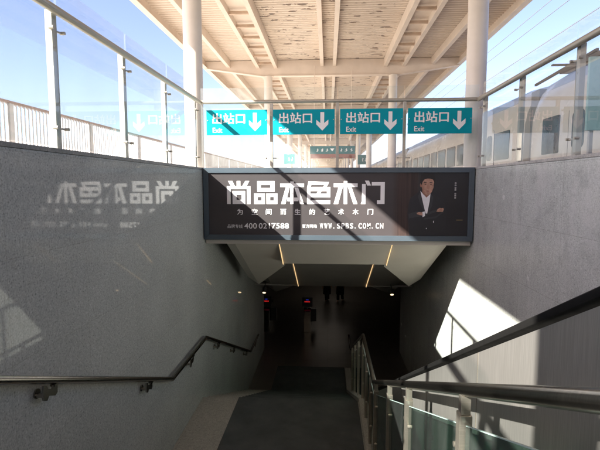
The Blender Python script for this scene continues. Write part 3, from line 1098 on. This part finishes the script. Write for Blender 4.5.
for a, b in zip(pys[:-1], pys[1:]):
    a2, b2 = a + .05, b - .05
    brk = [q for q in (6.86, 9.13) if a2 < q < b2]
    ys = [a2] + brk + [b2]
    top = [(y, cz(y) - .205) for y in ys]
    bot = [(y, max(kz(y) + .05, ZF + .1)) for y in ys]
    mb = MB(); mb.yz(top + bot[::-1], cx - .006, cx + .006)
    gp = mb.build('glass_panel', M['green_glass'], cb)
    mb = MB()
    for q in range(len(top) - 1):
        mb.bar((cx, top[q][0], top[q][1] + .003), (cx, top[q + 1][0], top[q + 1][1] + .003), .012, .005)
    mb.build('polished_edge', M['glass_edge'], gp)

# ------------------------------------------------------------------ escalator beyond it
es = thing('escalator', (1.8, 6, -3), 'escalator with brushed steel side panels and black rubber handrails along the weathered wall', 'escalator')
ez = lambda y: -0.40 - .527 * (y - 1.67)
YT0, YT1 = -1.55, 12.0
def hand(x):
    p = [(x, YT0 - 1.3, ez(YT0) - .45), (x, YT0 - 1.55, ez(YT0) - .35), (x, YT0 - 1.62, ez(YT0) - .2), (x, YT0 - 1.5, ez(YT0) - .03), (x, YT0 - 1.25, ez(YT0) + .03), (x, YT0 - .3, ez(YT0) + .03),
         (x, YT0 + .15, ez(YT0 + .15)), (x, YT1 - .2, ez(YT1 - .2)), (x, YT1 + .3, ez(YT1) - .04), (x, YT1 + 1.1, ez(YT1) - .05), (x, YT1 + 1.35, ez(YT1) - .12), (x, YT1 + 1.45, ez(YT1) - .28), (x, YT1 + 1.3, ez(YT1) - .45)]
    b = MB(); b.tube(p, .03, 16, flat=(.042, .024))
    return b
def side(x0, x1):
    seams = [YT0 + .1 + 1.42 * k for k in range(10)]
    # panels start where the measured seams fall
    ys = [-1.45, 0.05, 1.49, 2.93, 4.37, 5.81, 7.25, 8.69, 10.13, 11.57]
    for a, b in zip(ys[:-1], ys[1:]):
        m_ = MB(); m_.yz([(a + .004, ez(a + .004) - .045), (b - .004, ez(b - .004) - .045), (b - .004, ez(b) - 1.75), (a + .004, ez(a) - 1.75)], x0, x1)
        m_.build('side_panel', M['panel_steel'], es)
    for a in ys[1:-1]:
        m_ = MB(); m_.yz([(a - .0035, ez(a) - .045), (a + .0035, ez(a) - .046), (a + .0035, ez(a) - 1.74), (a - .0035, ez(a) - 1.74)], x0 - .003, x1 + .003)
        m_.build('joint_strip', M['steel'], es)
    m_ = MB(); m_.yz([(YT1 - .42, ez(YT1 - .42) - .05), (YT1 + .3, ez(YT1) - .09), (YT1 + 1.3, ez(YT1) - .12), (YT1 + 1.3, ZF), (YT1 - .42, ZF - .6)], x0, x1)
    m_.build('side_panel', M['panel_steel'], es)
    m_ = MB(); m_.yz([(YT0 + .09, ez(YT0 + .09) - .05), (YT0 - .3, ez(YT0) - .01), (YT0 - 1.4, ez(YT0) - .02), (YT0 - 1.4, ZP - .6), (YT0 + .09, ZP - .9)], x0, x1)
    m_.build('side_panel', M['panel_steel'], es)
for x0, x1 in ((1.0, 1.06), (2.36, 2.42)):
    side(x0, x1)
    hand((x0 + x1) / 2 - (.01 if x0 < 2 else -.01)).build('handrail', M['rubber'], es, smooth=True)
mb = MB()
n = 34
for k in range(n):
    y = -0.9 + k * .385
    z = ZP - .203 * k
    if z < ZF:
        break
    mb.box(1.08, 2.34, y, y + .39, z - .25, z)
mb.build('step_band', M['dark_steel'], es)
mb = MB(); mb.yz([(-1.6, ZP - .3), (12.6, ZF - .2), (12.6, ZF - .9), (-1.6, ZP - 1.0)], 1.0, XR - .002)
mb.build('truss_cover', M['panel_steel'], es)
mb = MB(); mb.yz([(-1.6, ez(-1.6) - 1.02), (11.9, ez(11.9) - 1.02), (11.9, ez(11.9) - 1.3), (-1.6, ez(-1.6) - 1.3)], 2.43, XR - .003)
mb.build('wall_filler', M['panel_steel'], es)

# ------------------------------------------------------------------ canopy over the platform
CE0, CE1 = -6.2, 6.32
cn = thing('station_canopy', (.07, 9.9, ZP), 'cream painted steel platform canopy with peeling corrugated roof deck overhead', 'canopy')
CYA, CYB = -26, 160
prof_d = []
y = CYA
while y < CYB:
    prof_d += [(y, 6.12), (y + .07, 6.12), (y + .10, 6.075), (y + .17, 6.075)]
    y += .20
prof_d.append((y, 6.12))
mb = MB()
bm = mb.bm
lo = [bm.verts.new((CE0, a, b)) for a, b in prof_d]
hi = [bm.verts.new((CE1, a, b)) for a, b in prof_d]
for i in range(len(lo) - 1):
    bm.faces.new([lo[i], hi[i], hi[i + 1], lo[i + 1]])
mb.box(CE0, CE1, CYA, y, 6.16, 6.20)
mb.build('roof_deck', M['deck'], cn)
rows = [-27.6, -15.1, -1.27, 9.9, 22.4] + [22.4 + 12.5 * k for k in range(1, 11)]
for yy in rows[1:]:
    mb = MB()
    web = [(-6.1, 5.72), (-3.3, 5.32), (3.45, 5.32), (6.22, 5.70), (6.22, 6.05), (-6.1, 6.05)]
    mb.xz(web, yy - .10, yy + .10)
    for a, b in zip(web[:3], web[1:4]):
        mb.bar((a[0], yy, a[1] - .012), (b[0], yy, b[1] - .012), .30, .028)
    mb.build('cross_beam', M['canopy'], cn)
def lng(x, w, z0, z1, name, extra=None):
    mb = MB(); mb.box(x - w / 2, x + w / 2, CYA, CYB, z0, z1)
    return mb.build(name, M['canopy'], cn)
for x in (-4.92, -0.33, 0.27, 4.98):
    lng(x, .16, 5.72, 6.07, 'purlin')
for s in (-1, 1):
    mb = MB()
    for xx in (2.66, 3.52):
        c = .07 + s * xx
        mb.box(c - .08, c + .08, CYA, CYB, 5.66, 6.07)
    mb.box(.07 + s * 2.74 if s > 0 else .07 - 3.44, .07 + 3.44 if s > 0 else .07 - 2.74, CYA, CYB, 5.90, 5.92)
    lg = mb.build('ladder_girder', M['canopy'], cn)
    yy = 10.4
    while yy < 70:
        mb = MB()
        mb.box(.07 + s * 2.74 if s > 0 else .07 - 3.44, .07 + 3.44 if s > 0 else .07 - 2.74, yy - .045, yy + .045, 5.70, 5.80)
        mb.build('rung', M['rung'], lg)
        yy += 1.25
for x, sx in ((CE0, 1), (CE1, -1)):
    mb = MB()
    mb.box(min(x, x + sx * .10), max(x, x + sx * .10), CYA, CYB, 5.74, 6.25)
    mb.box(min(x - sx * .002, x + sx * .22), max(x - sx * .002, x + sx * .22), CYA, CYB, 5.71, 5.738)
    mb.build('eaves_beam', M['canopy'], cn)
# gutter pipe bracket on the right eaves
ORD = ['', '', '', 'nearest', 'second', 'third', 'fourth', 'fifth', 'sixth', 'seventh', 'eighth', 'ninth', 'tenth', 'eleventh', 'twelfth']
SIDE = {-1: 'fence', 1: 'train'}
c0 = None
for i, yy in enumerate(rows):
    for s, xx in ((-1, -2.98), (1, 3.12)):
        if i < 2:
            continue
        if i == 2:
            lb = 'white round canopy column behind the viewer on the %s side' % SIDE[s]
        elif i == 3:
            lb = 'thick white canopy column at the glass corner on the %s side, nearest of its row' % SIDE[s]
        else:
            lb = 'white canopy column on the %s side, %s of its row counted from the glass corner' % (SIDE[s], ORD[i])
        if c0 is None:
            c0 = thing('canopy_column', (xx, yy, ZP), lb, 'column', 'round columns carrying the canopy')
            mb = MB(); mb.tube([(xx, yy, ZP), (xx, yy, 5.30)], .205, 28); mb.build('shaft', M['column'], c0, smooth=True)
            mb = MB(); mb.tube([(xx, yy, ZP), (xx, yy, ZP + .06)], .27, 28); mb.build('base_ring', M['column'], c0, smooth=True)
            mb = MB(); mb.box(xx - .30, xx + .30, yy - .15, yy + .15, 5.285, 5.31); mb.build('cap_plate', M['canopy'], c0)
        else:
            dup(c0, (xx, yy, ZP), lb)

# hanging platform signs far under the canopy
def hanging(x0, x1, yy, z0, z1, label, red=True):
    t = thing('hanging_sign', ((x0 + x1) / 2, yy, z0), label, 'sign', 'hanging signs under the canopy')
    zs = z0 + (z1 - z0) * .36 if red else z0
    mb = MB(); mb.box(x0, x1, yy, yy + .12, zs, z1); mb.build('board', M['teal_dark'], t, bevel=.005)
    if red:
        mb = MB(); mb.box(x0 + .02, x1, yy + .01, yy + .11, z0, zs - .004); mb.build('display', M['dull_red'], t)
    mb = MB()
    zc = (zs + z1) / 2; h = (z1 - zs) * .36
    xx = x0 + .28
    k = 0
    while xx < x1 - .2:
        ww = .16 if k % 3 else .20
        if k % 5 == 3:
            mb.face([(xx, yy - .004, zc + h / 2), (xx + ww, yy - .004, zc + h / 2), (xx + ww / 2, yy - .004, zc - h / 2)])
        else:                                   # unreadable at this distance: a few strokes each
            for q in range(3 + k % 2):
                a = random.uniform(0, ww * .5); b = a + random.uniform(ww * .3, ww * .5)
                zz = zc - h / 2 + h * q / (3 + k % 2)
                mb.box(xx + a, xx + b, yy - .006, yy - .001, zz, zz + h * .14)
            mb.box(xx + ww * .42, xx + ww * .56, yy - .005, yy - .002, zc - h / 2, zc + h / 2)
        xx += ww + .06; k += 1
    mb.build('pictograms', M['white'], t)
    mb = MB()
    for x in (x0 + .2, x1 - .2):
        mb.tube([(x, yy + .06, z1), (x, yy + .06, 5.7)], .015, 8)
    mb.build('hanger', M['canopy'], t)
M['teal_dark'] = paint('dark_teal_sign', (0.02, 0.13, 0.14), 0.35)
M['dull_red'] = paint('dull_red_display', (0.25, 0.11, 0.09), 0.5)
hanging(-.89, 1.3, 22.0, 1.27, 1.87, 'dark teal hanging platform sign with a red display strip, middle of the canopy')
hanging(-3.35, -2.55, 34.0, 1.55, 2.3, 'small dark teal hanging sign on the fence side, far under the canopy', False)
hanging(2.35, 3.3, 36.0, 1.6, 2.35, 'small dark teal hanging sign on the train side, far under the canopy', False)

# ------------------------------------------------------------------ white fence along the platform edge
fn = thing('railing_fence', (-6.2, 10, ZP), 'white barred railing fence with a brown top rail beyond the left glass', 'fence')
FX = -6.2
mb = MB(); mb.box(FX - .04, FX + .04, -25, 120, 1.57, 1.62); mb.build('top_rail', M['fence_rail'], fn, bevel=.004)
mb = MB(); mb.box(FX - .025, FX + .025, -25, 120, ZP + .08, ZP + .12); mb.build('bottom_rail', M['fence'], fn)
mb = MB(); y = -25.0; k = 0
while y < 22:
    mb.box(FX - .018, FX + .018, y - .018, y + .018, ZP + .121, 1.568)
    y += .118
b_ = mb.build('bars', M['fence'], fn)
yy = -24.1
while yy < 22:
    mb = MB(); mb.box(FX - .05, FX + .05, yy - .05, yy + .05, ZP, 1.566); mb.build('post', M['fence'], fn)
    yy += 2.96
# the far stretch is closed with plain panels
y = 22.2
while y < 60:
    mb = MB(); mb.box(FX - .02, FX + .02, y + .015, y + 2.72, ZP + .122, 1.566); mb.build('infill_panel', M['fence_shade'], fn)
    y += 2.76

# ------------------------------------------------------------------ train at the right platform edge
tr = thing('train', (8.5, 20, -0.9), 'white passenger train standing at the platform behind the right glass', 'train')
TXC = 8.5
half = [(0, 3.62), (.45, 3.60), (.85, 3.50), (1.15, 3.32), (1.38, 3.02), (1.52, 2.62), (1.60, 2.2), (1.62, 1.2), (1.60, 0.3), (1.52, -.2), (1.40, -.55)]
def car(y0, y1):
    mb = MB()
    ring_ = [(TXC - a, b) for a, b in half] + [(TXC + a, b) for a, b in half[::-1][:-1]]
    b_ = mb.bm
    secs = []
    for yy, k in ((y0, .93), (y0 + .35, .985), (y0 + .9, 1.0), (y1 - .9, 1.0), (y1 - .35, .985), (y1, .93)):
        secs.append([b_.verts.new((TXC + (x - TXC) * k, yy, 1.2 + (z - 1.2) * (k if z > 1.2 else 1))) for x, z in ring_])
    for s in range(len(secs) - 1):
        for i in range(len(ring_)):
            j = (i + 1) % len(ring_)
            b_.faces.new([secs[s][i], secs[s][j], secs[s + 1][j], secs[s + 1][i]])
    b_.faces.new(secs[0]); b_.faces.new(secs[-1][::-1])
    o = mb.build('car_body', M['train'], tr, smooth=True)
    # grey roof skin
    mb = MB()
    rf = [(TXC - a, b + .012) for a, b in half[:5]]
    rf = [(TXC - half[4][0] - .012, half[4][1] - .05)] + rf[::-1]
    rf2 = rf + [(TXC + a, b + .012) for a, b in half[1:5]]
    mb.xz(rf2, y0 + 1.0, y1 - 1.0)
    mb.build('roof_skin', M['train_roof'], o)
    return o
def pane(o, ya, yb, z0, z1, m='train_glass', xo=-1.632, rnd=.12, name='window'):
    x = TXC + xo
    pts = []
    for cy_, cz_, a0 in ((yb - rnd, z1 - rnd, 0), (ya + rnd, z1 - rnd, 90), (ya + rnd, z0 + rnd, 180), (yb - rnd, z0 + rnd, 270)):
        for q in (0, 30, 60, 90):
            pts.append((cy_ + rnd * math.cos(R(a0 + q)), cz_ + rnd * math.sin(R(a0 + q))))
    mb = MB(); mb.yz(pts, x, x + .06)
    return mb.build(name, M[m], o)
ends = [(-8.9, 16.05), (16.65, 41.4), (42.0, 66.8), (67.4, 92.2), (92.8, 118)]
for y0, y1 in ends:
    o = car(y0, y1)
    pane(o, y1 - 2.1, y1 - 1.05, .95, 2.08, rnd=.05)          # end window
    for dy in (y1 - 3.6, y0 + 2.6):
        d = pane(o, dy - .05, dy + .95, .30, 2.28, 'train', -1.640, .22, 'door')
        w_ = pane(d, dy + .14, dy + .76, 1.0, 2.05, 'train_glass', -1.646, .16, 'window')
        s_ = MB()
        for q in (dy - .06, dy + .955):
            s_.box(TXC - 1.645, TXC - 1.60, q - .006, q + .006, .35, 2.1)
        s_.build('door_seam', M['train_seam'], d)
    ww = y0 + 1.0
    pane(o, ww, ww + 1.7, .98, 2.08, rnd=.08)
    yy = y0 + 4.2
    while yy < y1 - 5.6:
        pane(o, yy, yy + 1.65, .98, 2.08, rnd=.08)
        yy += 2.05
    mb = MB(); mb.box(TXC - 1.636, TXC - 1.60, y0 + .95, y1 - .95, .42, .62); mb.build('stripe', M['train_blue'], o)
for a, b in zip(ends[:-1], ends[1:]):
    mb = MB(); mb.box(TXC - 1.3, TXC + 1.3, a[1] + .002, b[0] - .002, -.3, 3.25); mb.build('gangway', M['train_seam'], tr)
pg = MB()
pg.box(TXC - .9, TXC + .1, 13.2, 15.6, 3.63, 3.76)
pgo = pg.build('pantograph', M['dark_equip'], tr)
mb = MB()
for x in (TXC - .85, TXC + .1):
    mb.bar((x, 17.4, 3.66), (x, 13.6, 3.84), .07, .08)
mb.build('lower_arm', M['dark_equip'], pgo)
mb = MB(); mb.bar((TXC - .4, 13.6, 3.86), (TXC - .5, 15.9, 3.98), .07, .07)
mb.build('upper_arm', M['dark_equip'], pgo)
mb = MB(); mb.bar((TXC - 1.0, 15.9, 4.0), (TXC + .2, 15.9, 4.0), .14, .05); mb.build('contact_head', M['dark_equip'], pgo)
mb = MB()
for yy in (10.6, 11.6, 12.6):
    mb.box(TXC - 1.0, TXC - .2, yy - .36, yy + .36, 3.40, 3.80)
mb.build('roof_equipment', M['train_roof'], tr, bevel=.04)
# overhead line
for i, (x, z, lb) in enumerate(((8.55, 7.08, 'uppermost overhead wire above the train'), (8.5, 6.52, 'middle overhead wire above the train, just under the uppermost'),
                                (8.5, 5.55, 'lowest overhead wire, close above the train roof'))):
    pts = [(x, y, z) for y in range(-40, 141, 20)]
    mb = MB(); mb.tube(pts, .013, 6); o = mb.build('overhead_wire', M['wire'])
    tag(o, lb, 'wire', 'overhead wires above the train')
for yy, lb in ((58, 'nearer grey overhead line mast far behind the train'), (112, 'farther grey overhead line mast far behind the train')):
    t = thing('line_mast', (11.2, yy, -.95), lb, 'mast', 'overhead line masts')
    mb = MB(); mb.bar((11.2, yy, -.95), (11.2, yy, 8.0), .26, .26); mb.build('pole', M['mast'], t)
    mb = MB(); mb.bar((11.1, yy, 7.3), (8.5, yy, 7.12), .07, .07); mb.bar((11.1, yy, 6.2), (8.5, yy, 7.05), .06, .06); mb.build('arm', M['mast'], t)

# pale board on the platform behind the right glass
pb = thing('platform_board', (4.95, 8.0, ZP), 'pale teal board standing on the platform between the right glass and the train', 'board')
mb = MB(); mb.box(4.38, 5.55, 7.98, 8.04, .92, 2.14); mb.build('panel', M['pale_teal'], pb, bevel=.01)
for x in (4.5, 5.43):
    mb = MB(); mb.box(x - .03, x + .03, 8.041, 8.10, ZP, 2.1); mb.build('leg', M['mast'], pb)
